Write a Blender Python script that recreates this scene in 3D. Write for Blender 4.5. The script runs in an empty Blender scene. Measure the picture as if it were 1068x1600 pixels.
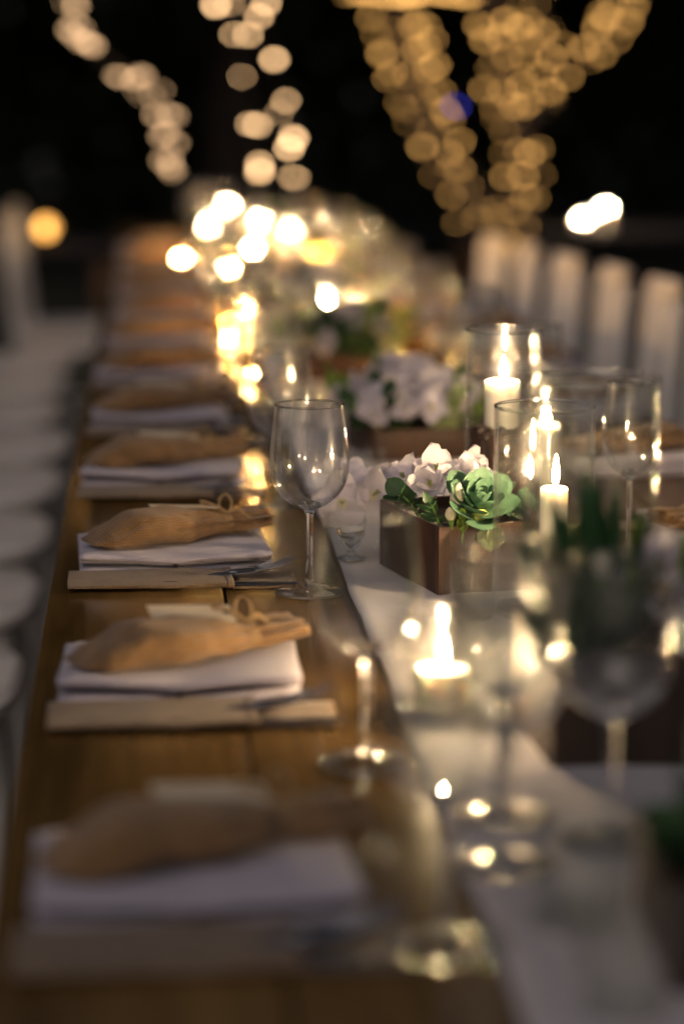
import bpy, bmesh, math, random
from mathutils import Vector, Matrix, Euler, noise
R = math.radians
rnd = random.Random(7)
sc = bpy.context.scene
col = sc.collection

# ------------------------------------------------------------------ camera, sky, sun, exposure
cam_d = bpy.data.cameras.new('camera'); cam = bpy.data.objects.new('camera', cam_d); col.objects.link(cam)
sc.camera = cam
cam.location = (0, 0, 1.267)
cam.rotation_euler = (R(90 - 10.056), 0, R(-4.619))
cam_d.sensor_fit = 'VERTICAL'; cam_d.sensor_height = 36; cam_d.sensor_width = 24; cam_d.lens = 85
cam_d.clip_start = 0.05; cam_d.clip_end = 600
cam_d.dof.use_dof = True; cam_d.dof.focus_distance = 2.463; cam_d.dof.aperture_fstop = 2.1; cam_d.dof.aperture_ratio = 0.86

SUN_EL, SUN_AZ = 42.0, 208.0
w = bpy.data.worlds.new('World'); sc.world = w; w.use_nodes = True
nt = w.node_tree; nt.nodes.clear()
sky = nt.nodes.new('ShaderNodeTexSky'); sky.sky_type = 'NISHITA'; sky.sun_disc = False
sky.sun_elevation = R(SUN_EL); sky.sun_rotation = R(SUN_AZ); sky.air_density = 1.0; sky.dust_density = 2.5; sky.ozone_density = 1.0
bg = nt.nodes.new('ShaderNodeBackground'); bg.inputs['Strength'].default_value = 0.011
wo = nt.nodes.new('ShaderNodeOutputWorld')
hs = nt.nodes.new('ShaderNodeHueSaturation'); hs.inputs['Saturation'].default_value = 0.55
tn = nt.nodes.new('ShaderNodeMix'); tn.data_type = 'RGBA'; tn.blend_type = 'MULTIPLY'; tn.inputs[0].default_value = 1.0; tn.inputs[7].default_value = (1.0, 0.90, 0.90, 1)
nt.links.new(sky.outputs[0], hs.inputs['Color']); nt.links.new(hs.outputs[0], tn.inputs[6]); nt.links.new(tn.outputs[2], bg.inputs[0]); nt.links.new(bg.outputs[0], wo.inputs[0])

sun_d = bpy.data.lights.new('dusk_sun', 'SUN'); sun_d.energy = 0.21; sun_d.angle = R(60); sun_d.color = (1.0, 0.84, 0.76)
sun = bpy.data.objects.new('dusk_sun', sun_d); col.objects.link(sun)
sun.rotation_euler = (R(90 - SUN_EL), 0, R(180 - SUN_AZ))

vs = sc.view_settings
vs.view_transform = 'Standard'; vs.look = 'None'; vs.exposure = 1.25; vs.gamma = 1.0; vs.use_curve_mapping = False
cy = sc.cycles
cy.use_denoising = True
cy.denoiser = 'OPENIMAGEDENOISE'
cy.max_bounces = 14; cy.diffuse_bounces = 3; cy.glossy_bounces = 5; cy.transmission_bounces = 10; cy.transparent_max_bounces = 40
cy.sample_clamp_indirect = 60.0; cy.sample_clamp_direct = 0.0
cy.caustics_reflective = False; cy.caustics_refractive = False
cy.use_adaptive_sampling = False

# ------------------------------------------------------------------ materials
MATS = {}
def newmat(name):
    m = bpy.data.materials.new(name); m.use_nodes = True
    n = m.node_tree; n.nodes.clear()
    o = n.nodes.new('ShaderNodeOutputMaterial')
    MATS[name] = m
    return m, n, o
def N(n, t, **k):
    x = n.nodes.new(t)
    for a, b in k.items():
        if a in x.inputs: x.inputs[a].default_value = b
        else: setattr(x, a, b)
    return x
def ramp(n, fac, stops):
    r = n.nodes.new('ShaderNodeValToRGB'); e = r.color_ramp.elements
    while len(e) < len(stops): e.new(0.5)
    for el, (p, c) in zip(e, stops):
        el.position = p; el.color = (c[0], c[1], c[2], 1)
    n.links.new(fac, r.inputs[0]); return r
def simple(name, colour, rough=0.6, metal=0.0, var=0.15, scale=30, bump=0.0, bscale=200, coat=0.0, sss=0.0, sss_r=(0.01, 0.005, 0.003), trans=0.0):
    """Principled with a little noise in colour, roughness and relief."""
    m, n, o = newmat(name)
    p = N(n, 'ShaderNodeBsdfPrincipled')
    p.inputs['Metallic'].default_value = metal
    p.inputs['Coat Weight'].default_value = coat
    tc = N(n, 'ShaderNodeTexCoord')
    nz = N(n, 'ShaderNodeTexNoise'); nz.inputs['Scale'].default_value = scale; nz.inputs['Detail'].default_value = 5
    n.links.new(tc.outputs['Object'], nz.inputs['Vector'])
    lo = [c * (1 - var) for c in colour]; hi = [min(1, c * (1 + var)) for c in colour]
    r = ramp(n, nz.outputs['Fac'], [(0.3, lo), (0.7, hi)])
    n.links.new(r.outputs[0], p.inputs['Base Color'])
    rr = N(n, 'ShaderNodeMapRange'); rr.inputs['To Min'].default_value = rough * 0.85; rr.inputs['To Max'].default_value = min(1, rough * 1.15)
    n.links.new(nz.outputs['Fac'], rr.inputs['Value']); n.links.new(rr.outputs[0], p.inputs['Roughness'])
    if bump:
        nb = N(n, 'ShaderNodeTexNoise'); nb.inputs['Scale'].default_value = bscale; nb.inputs['Detail'].default_value = 4
        n.links.new(tc.outputs['Object'], nb.inputs['Vector'])
        b = N(n, 'ShaderNodeBump'); b.inputs['Strength'].default_value = bump; b.inputs['Distance'].default_value = 0.002
        n.links.new(nb.outputs['Fac'], b.inputs['Height']); n.links.new(b.outputs[0], p.inputs['Normal'])
    if sss:
        p.inputs['Subsurface Weight'].default_value = sss; p.inputs['Subsurface Radius'].default_value = sss_r; p.inputs['Subsurface Scale'].default_value = 1.0
    out = p
    if trans:
        t = N(n, 'ShaderNodeBsdfTranslucent'); n.links.new(r.outputs[0], t.inputs['Color'])
        mx = N(n, 'ShaderNodeMixShader'); mx.inputs[0].default_value = trans
        n.links.new(p.outputs[0], mx.inputs[1]); n.links.new(t.outputs[0], mx.inputs[2]); out = mx
    n.links.new(out.outputs[0], o.inputs['Surface'])
    return m
def wood(name, dark, light, axis='Y', rough=0.35, grain=9.0, stretch=0.06, coat=0.0):
    m, n, o = newmat(name)
    p = N(n, 'ShaderNodeBsdfPrincipled'); p.inputs['Coat Weight'].default_value = coat; p.inputs['Coat Roughness'].default_value = 0.15
    tc = N(n, 'ShaderNodeTexCoord'); oi = N(n, 'ShaderNodeObjectInfo')
    ad = N(n, 'ShaderNodeVectorMath', operation='ADD')
    sm = N(n, 'ShaderNodeVectorMath', operation='SCALE'); sm.inputs['Scale'].default_value = 37.0
    cx = N(n, 'ShaderNodeCombineXYZ')
    for i in range(3): n.links.new(oi.outputs['Random'], cx.inputs[i])
    n.links.new(cx.outputs[0], sm.inputs[0])
    n.links.new(tc.outputs['Object'], ad.inputs[0]); n.links.new(sm.outputs[0], ad.inputs[1])
    mp = N(n, 'ShaderNodeMapping'); s = [1, 1, 1]; s['XYZ'.index(axis)] = stretch
    mp.inputs['Scale'].default_value = s
    n.links.new(ad.outputs[0], mp.inputs['Vector'])
    a = N(n, 'ShaderNodeTexNoise'); a.inputs['Scale'].default_value = grain; a.inputs['Detail'].default_value = 6; a.inputs['Distortion'].default_value = 1.2
    b = N(n, 'ShaderNodeTexNoise'); b.inputs['Scale'].default_value = grain * 14; b.inputs['Detail'].default_value = 5
    n.links.new(mp.outputs[0], a.inputs['Vector']); n.links.new(mp.outputs[0], b.inputs['Vector'])
    mx = N(n, 'ShaderNodeMix', data_type='FLOAT'); mx.inputs[0].default_value = 0.4
    n.links.new(a.outputs['Fac'], mx.inputs[2]); n.links.new(b.outputs['Fac'], mx.inputs[3])
    mid = [(x + y) / 2 for x, y in zip(dark, light)]
    r = ramp(n, mx.outputs[0], [(0.36, dark), (0.5, mid), (0.66, light)])
    hv = N(n, 'ShaderNodeHueSaturation')
    mr = N(n, 'ShaderNodeMapRange'); mr.inputs['To Min'].default_value = 0.8; mr.inputs['To Max'].default_value = 1.2
    n.links.new(oi.outputs['Random'], mr.inputs['Value']); n.links.new(mr.outputs[0], hv.inputs['Value'])
    n.links.new(r.outputs[0], hv.inputs['Color']); n.links.new(hv.outputs[0], p.inputs['Base Color'])
    rr = N(n, 'ShaderNodeMapRange'); rr.inputs['To Min'].default_value = rough * 0.7; rr.inputs['To Max'].default_value = rough * 1.4
    n.links.new(a.outputs['Fac'], rr.inputs['Value']); n.links.new(rr.outputs[0], p.inputs['Roughness'])
    bp = N(n, 'ShaderNodeBump'); bp.inputs['Strength'].default_value = 0.25; bp.inputs['Distance'].default_value = 0.0015
    n.links.new(mx.outputs[0], bp.inputs['Height']); n.links.new(bp.outputs[0], p.inputs['Normal'])
    n.links.new(p.outputs[0], o.inputs['Surface'])
    return m
def weave(name, c1, c2, pitch, rough=0.95, bump=0.8, slub=0.5, dist=0.0012, tri=False):
    """Woven cloth: two crossing thread waves, irregular threads."""
    m, n, o = newmat(name)
    p = N(n, 'ShaderNodeBsdfPrincipled'); p.inputs['Roughness'].default_value = rough
    p.inputs['Sheen Weight'].default_value = 0.25; p.inputs['Sheen Roughness'].default_value = 0.6
    p.inputs['Specular IOR Level'].default_value = 0.15
    tc = N(n, 'ShaderNodeTexCoord')
    waves = []
    for ax in (('X', 'Y', 'Z') if tri else ('X', 'Y')):
        wv = N(n, 'ShaderNodeTexWave', wave_type='BANDS', bands_direction=ax, wave_profile='SIN')
        wv.inputs['Scale'].default_value = 1 / pitch / 3.2; wv.inputs['Distortion'].default_value = 1.6
        wv.inputs['Detail'].default_value = 2; wv.inputs['Detail Scale'].default_value = 0.6
        n.links.new(tc.outputs['Object'], wv.inputs['Vector']); waves.append(wv)
    mx = N(n, 'ShaderNodeMath', operation='MULTIPLY'); mx.inputs[0].default_value = 1
    n.links.new(waves[0].outputs['Fac'], mx.inputs[0]); n.links.new(waves[1].outputs['Fac'], mx.inputs[1])
    if tri:                                  # threads follow Y on top faces, Z on the flanks
        sp = N(n, 'ShaderNodeSeparateXYZ'); n.links.new(tc.outputs['Normal'], sp.inputs[0])
        ab = N(n, 'ShaderNodeMath', operation='ABSOLUTE'); n.links.new(sp.outputs['Z'], ab.inputs[0])
        st = N(n, 'ShaderNodeMapRange'); st.inputs['From Min'].default_value = 0.55; st.inputs['From Max'].default_value = 0.75
        n.links.new(ab.outputs[0], st.inputs['Value'])
        mm = N(n, 'ShaderNodeMix', data_type='FLOAT'); n.links.new(st.outputs[0], mm.inputs[0])
        n.links.new(waves[2].outputs['Fac'], mm.inputs[2]); n.links.new(waves[1].outputs['Fac'], mm.inputs[3])
        n.links.new(mm.outputs[0], mx.inputs[1])
    nz = N(n, 'ShaderNodeTexNoise'); nz.inputs['Scale'].default_value = 60; nz.inputs['Detail'].default_value = 6
    n.links.new(tc.outputs['Object'], nz.inputs['Vector'])
    ml = N(n, 'ShaderNodeMix', data_type='FLOAT'); ml.inputs[0].default_value = slub
    n.links.new(mx.outputs[0], ml.inputs[2]); n.links.new(nz.outputs['Fac'], ml.inputs[3])
    r = ramp(n, ml.outputs[0], [(0.1, c1), (0.65, c2)])
    n.links.new(r.outputs[0], p.inputs['Base Color'])
    b = N(n, 'ShaderNodeBump'); b.inputs['Strength'].default_value = bump; b.inputs['Distance'].default_value = dist
    n.links.new(mx.outputs[0], b.inputs['Height']); n.links.new(b.outputs[0], p.inputs['Normal'])
    n.links.new(p.outputs[0], o.inputs['Surface'])
    return m
def thin_glass(name, tint=(0.985, 0.99, 0.985), ior=1.5, rough=0.0, sheen=0.005, power=3.2, face=0.035):
    """Blown glass wall: lets light straight through and mirrors by Fresnel."""
    m, n, o = newmat(name)
    t = N(n, 'ShaderNodeBsdfTransparent'); t.inputs[0].default_value = (*tint, 1)
    g = N(n, 'ShaderNodeBsdfGlossy'); g.inputs['Roughness'].default_value = rough; g.inputs['Color'].default_value = (1, 1, 1, 1)
    lw = N(n, 'ShaderNodeLayerWeight'); lw.inputs['Blend'].default_value = 0.5
    pw_ = N(n, 'ShaderNodeMath', operation='POWER'); pw_.inputs[1].default_value = power
    fr = N(n, 'ShaderNodeMapRange'); fr.inputs['To Min'].default_value = face; fr.inputs['To Max'].default_value = 0.92
    n.links.new(lw.outputs['Facing'], pw_.inputs[0]); n.links.new(pw_.outputs[0], fr.inputs['Value'])
    mx = N(n, 'ShaderNodeMixShader')
    n.links.new(fr.outputs[0], mx.inputs[0]); n.links.new(t.outputs[0], mx.inputs[1]); n.links.new(g.outputs[0], mx.inputs[2])
    g2 = N(n, 'ShaderNodeBsdfGlossy'); g2.inputs['Roughness'].default_value = 0.30
    m2 = N(n, 'ShaderNodeMixShader'); m2.inputs[0].default_value = sheen
    n.links.new(mx.outputs[0], m2.inputs[1]); n.links.new(g2.outputs[0], m2.inputs[2])
    n.links.new(m2.outputs[0], o.inputs['Surface'])
    return m
def solid_glass(name):
    m, n, o = newmat(name)
    g = N(n, 'ShaderNodeBsdfGlass'); g.inputs['IOR'].default_value = 1.5; g.inputs['Roughness'].default_value = 0.0
    g.inputs['Color'].default_value = (0.99, 1, 0.995, 1)
    n.links.new(g.outputs[0], o.inputs['Surface'])
    return m
def emit(name, colour, strength, sampled=False):
    m, n, o = newmat(name)
    e = N(n, 'ShaderNodeEmission'); e.inputs[0].default_value = (*colour, 1); e.inputs[1].default_value = strength
    n.links.new(e.outputs[0], o.inputs['Surface'])
    if not sampled: m.cycles.emission_sampling = 'NONE'
    return m
FLAME = 2000.0
def flame_mat():
    m, n, o = newmat('flame')
    tc = N(n, 'ShaderNodeTexCoord'); sp = N(n, 'ShaderNodeSeparateXYZ'); n.links.new(tc.outputs['Generated'], sp.inputs[0])
    r = ramp(n, sp.outputs['Z'], [(0.0, (0.02, 0.02, 0.06)), (0.20, (0.5, 0.30, 0.14)), (0.45, (1.0, 0.74, 0.46)), (0.75, (0.9, 0.60, 0.30)), (1.0, (0.25, 0.10, 0.02))])
    e = N(n, 'ShaderNodeEmission')
    lw = N(n, 'ShaderNodeLayerWeight'); lw.inputs['Blend'].default_value = 0.5
    mr = N(n, 'ShaderNodeMapRange'); mr.inputs['To Min'].default_value = FLAME; mr.inputs['To Max'].default_value = FLAME * 0.02
    n.links.new(lw.outputs['Facing'], mr.inputs['Value']); n.links.new(mr.outputs[0], e.inputs[1])
    n.links.new(r.outputs[0], e.inputs[0]); n.links.new(e.outputs[0], o.inputs['Surface'])
    return m

wood('table_wood', (0.075, 0.042, 0.012), (0.195, 0.112, 0.035), 'Y', rough=0.17, grain=7, stretch=0.05)
wood('leg_wood', (0.08, 0.04, 0.016), (0.18, 0.09, 0.035), 'Z', rough=0.5)
wood('dark_planter_wood', (0.022, 0.013, 0.008), (0.06, 0.035, 0.020), 'Z', rough=0.55, grain=22, stretch=0.08)
wood('planter_wood', (0.024, 0.011, 0.006), (0.090, 0.038, 0.015), 'Z', rough=0.55, grain=22, stretch=0.08)
weave('burlap', (0.070, 0.042, 0.019), (0.25, 0.158, 0.080), 0.0023, bump=0.6, slub=0.5)
weave('sack_burlap', (0.085, 0.045, 0.015), (0.40, 0.225, 0.088), 0.0026, bump=0.8, slub=0.5, tri=True)
weave('napkin_linen', (0.37, 0.345, 0.41), (0.48, 0.45, 0.53), 0.0009, bump=0.25, slub=0.6, dist=0.0006)
weave('runner_cotton', (0.44, 0.41, 0.43), (0.56, 0.53, 0.55), 0.0014, bump=0.3, slub=0.6, dist=0.0006)
simple('twine', (0.40, 0.27, 0.13), 0.9, bump=0.5, bscale=900)
simple('tag_card', (0.62, 0.53, 0.38), 0.8, var=0.08, bump=0.1)
simple('black_ribbon', (0.012, 0.012, 0.014), 0.5)
simple('steel', (0.62, 0.61, 0.60), 0.16, metal=1.0, var=0.05, scale=80)
simple('wax', (0.90, 0.86, 0.78), 0.45, var=0.04, sss=0.4, sss_r=(0.012, 0.0108, 0.0095))
simple('wick', (0.02, 0.015, 0.012), 0.9)
simple('bean', (0.055, 0.024, 0.011), 0.42, var=0.5, scale=120)
simple('soil', (0.035, 0.022, 0.014), 0.95, var=0.5, scale=150, bump=0.6)
simple('succulent_leaf', (0.070, 0.150, 0.085), 0.6, var=0.35, scale=70, trans=0.10, bump=0.2, bscale=300)
simple('agave_leaf', (0.028, 0.085, 0.028), 0.32, var=0.35, scale=25, trans=0.10)
simple('dark_leaf', (0.04, 0.10, 0.035), 0.5, var=0.4, scale=30, trans=0.2)
simple('lime_leaf', (0.22, 0.34, 0.05), 0.5, var=0.25, scale=40, trans=0.3)
simple('sage_leaf', (0.30, 0.36, 0.17), 0.55, var=0.2, scale=60, trans=0.25)
simple('petal', (0.78, 0.74, 0.80), 0.75, var=0.10, scale=90, trans=0.42, bump=0.25, bscale=260)
simple('bud', (0.72, 0.68, 0.50), 0.5, var=0.12, scale=60, trans=0.25)
simple('green_bud', (0.40, 0.46, 0.12), 0.5, var=0.15, scale=80, trans=0.2)
simple('stalk', (0.12, 0.22, 0.05), 0.6)
simple('white_paint', (0.84, 0.79, 0.73), 0.42, var=0.06, scale=14, bump=0.05, bscale=60)
simple('ground_soil', (0.050, 0.052, 0.036), 0.95, var=0.5, scale=3, bump=0.5, bscale=20)
simple('bark', (0.055, 0.040, 0.030), 0.9, var=0.4, scale=20, bump=0.8, bscale=40)
simple('tree_leaf', (0.045, 0.065, 0.040), 0.6, var=0.5, scale=2, trans=0.15)
simple('wire', (0.02, 0.03, 0.02), 0.6)
simple('dark_cloth', (0.02, 0.016, 0.018), 0.95)
simple('black_metal', (0.03, 0.03, 0.03), 0.4, metal=0.8)
thin_glass('blown_glass', face=0.05, power=2.8, sheen=0.009)
thin_glass('sleeve_glass', (0.97, 0.975, 0.96), power=4.5)
thin_glass('amber_glass', (0.96, 0.84, 0.62), ior=1.5)
solid_glass('cast_glass')
flame_mat()
emit('bulb_gold', (1.0, 0.51, 0.14), 2.5)
emit('bulb_pale', (1.0, 0.60, 0.29), 6.5)
emit('bulb_dim', (1.0, 0.60, 0.31), 1.6)
emit('bulb_blue', (0.10, 0.10, 1.0), 1.6)
emit('lamp_amber', (1.0, 0.46, 0.10), 2.6)

# ------------------------------------------------------------------ mesh helpers
class MB:
    def __init__(s): s.v = []; s.f = []
    def add(s, v, f):
        o = len(s.v); s.v += [tuple(a) for a in v]; s.f += [tuple(i + o for i in q) for q in f]; return s
    def box(s, x0, x1, y0, y1, z0, z1):
        v = [(x, y, z) for z in (z0, z1) for y in (y0, y1) for x in (x0, x1)]
        return s.add(v, [(0, 2, 3, 1), (4, 5, 7, 6), (0, 1, 5, 4), (2, 6, 7, 3), (0, 4, 6, 2), (1, 3, 7, 5)])
    def lathe(s, prof, seg=32, cx=0, cy=0, cz=0, closed=False, wob=None):
        n = len(prof); v = []; f = []
        for r, z in prof:
            for k in range(seg):
                a = 2 * math.pi * k / seg
                v.append((cx + r * math.cos(a), cy + r * math.sin(a), cz + z))
        for i in range(n if closed else n - 1):
            j = (i + 1) % n
            for k in range(seg):
                k2 = (k + 1) % seg
                f.append((i * seg + k, i * seg + k2, j * seg + k2, j * seg + k))
        if not closed:
            if prof[0][0] > 1e-6: f.append(tuple(range(seg - 1, -1, -1)))
            if prof[-1][0] > 1e-6: f.append(tuple((n - 1) * seg + k for k in range(seg)))
        return s.add(v, f)
    def tube(s, pts, rad, seg=8, flat=1.0):
        pts = [Vector(p) for p in pts]; n = len(pts)
        if not hasattr(rad, '__len__'): rad = [rad] * n
        v = []; f = []; up = Vector((0, 0, 1))
        for i, p in enumerate(pts):
            d = (pts[min(i + 1, n - 1)] - pts[max(i - 1, 0)]).normalized()
            u = up if abs(d.dot(up)) < 0.95 else Vector((1, 0, 0))
            a = d.cross(u).normalized(); b = a.cross(d).normalized()
            for k in range(seg):
                t = 2 * math.pi * k / seg
                v.append(p + a * (math.cos(t) * rad[i]) + b * (math.sin(t) * rad[i] * flat))
        for i in range(n - 1):
            for k in range(seg):
                k2 = (k + 1) % seg
                f.append((i * seg + k, i * seg + k2, (i + 1) * seg + k2, (i + 1) * seg + k))
        f.append(tuple(range(seg - 1, -1, -1))); f.append(tuple((n - 1) * seg + k for k in range(seg)))
        return s.add(v, f)
    def grid(s, fn, nu, nv, closev=False):
        v = [fn(i / nu, j / nv) for i in range(nu + 1) for j in range(nv if closev else nv + 1)]
        m = nv if closev else nv + 1; f = []
        for i in range(nu):
            for j in range(nv):
                j2 = (j + 1) % m if closev else j + 1
                f.append((i * m + j, i * m + j2, (i + 1) * m + j2, (i + 1) * m + j))
        return s.add(v, f)
    def ball(s, c, rx, ry, rz, seg=10, rings=6, rot=None):
        v = []; f = []
        for i in range(rings + 1):
            t = math.pi * i / rings
            for k in range(seg):
                a = 2 * math.pi * k / seg
                q = Vector((rx * math.sin(t) * math.cos(a), ry * math.sin(t) * math.sin(a), rz * math.cos(t)))
                if rot is not None: q = rot @ q
                v.append(q + Vector(c))
        for i in range(rings):
            for k in range(seg):
                k2 = (k + 1) % seg
                f.append((i * seg + k, (i + 1) * seg + k, (i + 1) * seg + k2, i * seg + k2))
        return s.add(v, f)
    def mesh(s, name, mat, smooth=True, bevel=0.0):
        me = bpy.data.meshes.new(name); me.from_pydata(s.v, [], s.f)
        bm = bmesh.new(); bm.from_mesh(me)
        bmesh.ops.remove_doubles(bm, verts=bm.verts, dist=1e-6)
        if bevel: bmesh.ops.bevel(bm, geom=bm.edges[:], offset=bevel, segments=2, affect='EDGES', profile=0.6)
        bmesh.ops.recalc_face_normals(bm, faces=bm.faces)
        bm.to_mesh(me); bm.free()
        me.materials.append(MATS[mat])
        if smooth:
            me.polygons.foreach_set('use_smooth', [True] * len(me.polygons))
            me.set_sharp_from_angle(angle=R(40))
        return me
    def build(s, name, mat, parent=None, smooth=True, bevel=0.0, solid=0.0):
        return put(name, s.mesh(name, mat, smooth, bevel), parent, solid=solid)
def put(name, me, parent=None, mtx=None, solid=0.0):
    o = bpy.data.objects.new(name, me); col.objects.link(o); o.parent = parent
    if mtx is not None: o.matrix_basis = mtx
    if solid:
        md = o.modifiers.new('thickness', 'SOLIDIFY'); md.thickness = solid; md.offset = 0
    return o
def tag(o, label=None, cat=None, group=None, kind=None):
    if label: o['label'] = label
    if cat: o['category'] = cat
    if group: o['group'] = group
    if kind: o['kind'] = kind
    return o
def empty(name, loc=(0, 0, 0), rz=0.0, rot=None, scale=None):
    o = bpy.data.objects.new(name, None); col.objects.link(o); o.location = loc
    o.rotation_mode = 'ZYX' if rot else 'XYZ'; o.rotation_euler = rot if rot else (0, 0, rz); o.empty_display_size = 0.02
    if scale: o.scale = scale
    return o
def copy_tree(o, parent=None):
    c = o.copy(); col.objects.link(c); c.parent = parent
    for ch in list(o.children): copy_tree(ch, c)
    return c
def reuse(cache, key, maker):
    """First call builds the thing; later calls copy it with all its parts."""
    if key not in cache: cache[key] = maker(); return cache[key]
    return copy_tree(cache[key])
def interp(tab, x):
    for (x0, y0), (x1, y1) in zip(tab, tab[1:]):
        if x <= x1:
            t = (x - x0) / (x1 - x0) if x1 > x0 else 0
            t = t * t * (3 - 2 * t); return y0 + (y1 - y0) * t
    return tab[-1][1]
def nz(x, y, z): return noise.noise(Vector((x, y, z)))
ORD = ['first', 'second', 'third', 'fourth', 'fifth', 'sixth', 'seventh', 'eighth', 'ninth', 'tenth', 'eleventh', 'twelfth', 'thirteenth', 'fourteenth', 'fifteenth', 'sixteenth', 'seventeenth', 'eighteenth', 'nineteenth', 'twentieth', 'twenty-first', 'twenty-second', 'twenty-third', 'twenty-fourth', 'twenty-fifth']
CACHE = {}
T = 0.75                       # table top height
TX0, TX1, TY0, TY1 = -0.105, 0.80, 0.85, 9.1

# ------------------------------------------------------------------ ground
g = MB()
g.grid(lambda u, v: (-150 + 300 * u, -60 + 300 * v, -0.02 + 0.03 * nz(u * 60, v * 60, 0)), 90, 90)
tag(g.build('ground', 'ground_soil'), 'dark bare garden ground under the tables and chairs', kind='structure')

# ------------------------------------------------------------------ long table
table = tag(empty('dining_table', (0, 0, 0)), 'long dining table of glossy brown wooden planks', 'table')
npl = 5; pw = (TX1 - TX0) / npl
segs = [(TY0, 3.42), (3.42, 6.1), (6.1, TY1)]
for (y0, y1) in segs:
    for i in range(npl):
        m = MB().box(-pw / 2 + 0.0012, pw / 2 - 0.0012, -(y1 - y0) / 2 + 0.001, (y1 - y0) / 2 - 0.001, -0.036, 0)
        o = m.build('plank', 'table_wood', table, bevel=0.002)
        o.location = (TX0 + pw * (i + 0.5), (y0 + y1) / 2, T - (0.0006 if i % 2 else 0.0))
for x in (TX0 + 0.06, TX1 - 0.06):
    MB().box(x - 0.012, x + 0.012, TY0 + 0.05, TY1 - 0.05, T - 0.125, T - 0.0375).build('apron', 'leg_wood', table, bevel=0.002)
for (y0, y1) in segs:
    for y in (y0 + 0.22, y1 - 0.22):
        for x in (TX0 + 0.12, TX1 - 0.12):
            MB().box(x - 0.035, x + 0.035, y - 0.035, y + 0.035, -0.02, T - 0.038).build('leg', 'leg_wood', table, bevel=0.003)
        MB().box(TX0 + 0.156, TX1 - 0.156, y - 0.02, y + 0.02, 0.12, 0.19).build('stretcher', 'leg_wood', table, bevel=0.002)

# runner: one soft cotton strip with ripples
rn = MB()
RX0, RX1 = 0.203, 0.49
def runf(u, v):
    y = TY0 + 0.02 + (TY1 - TY0 - 0.04) * u
    e = 0.006 * nz(y * 1.7, 3.1, 0) + 0.003 * nz(y * 6, 1.1, 2)
    e2 = 0.006 * nz(y * 1.7, 8.1, 5)
    x = (RX0 + e) * (1 - v) + (RX1 + e2) * v
    h = 0.0022 + 0.0034 * max(0, nz(x * 12, y * 5, 2.2)) + 0.0030 * max(0, 1 - abs(nz(x * 3, y * 3.3, 9)) / 0.05) + 0.0008 * max(0, nz(x * 40, y * 20, 7))
    if v in (0.0, 1.0): h += 0.0012
    return (x, y, T + h)
rn.grid(runf, 420, 22)
tag(rn.build('table_runner', 'runner_cotton', solid=0.0012), 'pale lavender-white cotton runner down the middle of the table', 'table runner')

# ------------------------------------------------------------------ chairs
def chair_proto():
    """White wooden chair facing +X; origin on the floor under the seat's middle."""
    t = empty('chair')
    s = MB()
    nseg = 40; prof = [(0.0, 0.435), (0.94, 0.435), (1.0, 0.444), (1.0, 0.458), (0.95, 0.466), (0.5, 0.461), (0.0, 0.459)]
    v = []; f = []
    for (k, z) in prof:
        for i in range(nseg):
            a = 2 * math.pi * i / nseg
            c, q = math.cos(a), math.sin(a)
            ex = 2 / (4.0 if c > 0 else 6)
            x = 0.205 * math.copysign(abs(c) ** ex, c); y = 0.222 * math.copysign(abs(q) ** (2 / 3.4), q)
            v.append((x * k, y * k, z))
    for j in range(len(prof) - 1):
        for i in range(nseg):
            i2 = (i + 1) % nseg
            f.append((j * nseg + i, j * nseg + i2, (j + 1) * nseg + i2, (j + 1) * nseg + i))
    s.add(v, f); s.build('seat', 'white_paint', t)
    for y in (-0.165, 0.165):
        MB().tube([(0.155, y, 0.436), (0.165, y * 1.02, 0.22), (0.17, y * 1.05, 0.0)], [0.017, 0.0165, 0.013], 10).build('leg', 'white_paint', t)
        MB().tube([(-0.165, y, 0.436), (-0.19, y * 1.02, 0.2), (-0.215, y * 1.05, 0.0)], [0.017, 0.0165, 0.013], 10).build('leg', 'white_paint', t)
        MB().tube([(0.16, y * 1.03, 0.2), (-0.19, y * 1.03, 0.2)], 0.009, 8).build('stretcher', 'white_paint', t)
    m = MB(); m.grid(lambda u, vv: (-0.215 - 0.02 * math.cos((u - .5) * math.pi) + 0.011 * math.cos(vv * 2 * math.pi), (u - .5) * 0.41, 0.838 + 0.032 * math.sin(vv * 2 * math.pi)), 14, 10, True)
    br = m.build('backrest', 'white_paint', t)
    for y in (-0.165, 0.165):
        MB().tube([(-0.18, y * 1.08, 0.455), (-0.195, y * 1.1, 0.62), (-0.212, y * 1.12, 0.84)], [0.016, 0.015, 0.014], 10).build('back_post', 'white_paint', br)
    m = MB(); m.grid(lambda u, vv: (-0.188 - 0.008 * math.cos((u - .5) * math.pi) + 0.008 * math.cos(vv * 2 * math.pi), (u - .5) * 0.37, 0.525 + 0.014 * math.sin(vv * 2 * math.pi)), 14, 8, True)
    m.build('lower_rail', 'white_paint', br)
    sl = MB(); sl.box(-0.006, 0.006, -0.021, 0.021, 0, 0.30); me = sl.mesh('slat', 'white_paint', bevel=0.003)
    for k in range(6):
        y = (k - 2.5) * 0.058; bow = math.cos(y / 0.41 * math.pi)
        put('slat', me, br, Matrix.Translation((-0.188 - 0.008 * bow, y * 0.98, 0.525)) @ Matrix.Rotation(-math.atan2(0.027 + 0.012 * bow, 0.31), 4, 'Y'))
    return t
def chair(x, y, rz, label, group, sy=1.0):
    c = reuse(CACHE, 'chair', chair_proto); c.location = (x, y, 0); c.rotation_euler = (0, 0, rz); c.scale = (1, sy, 1)
    tag(c, label, 'chair', group)
cl = [3.275, 3.83, 4.385, 4.94, 5.49, 6.04, 6.6, 7.15, 7.70, 8.25]
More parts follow.
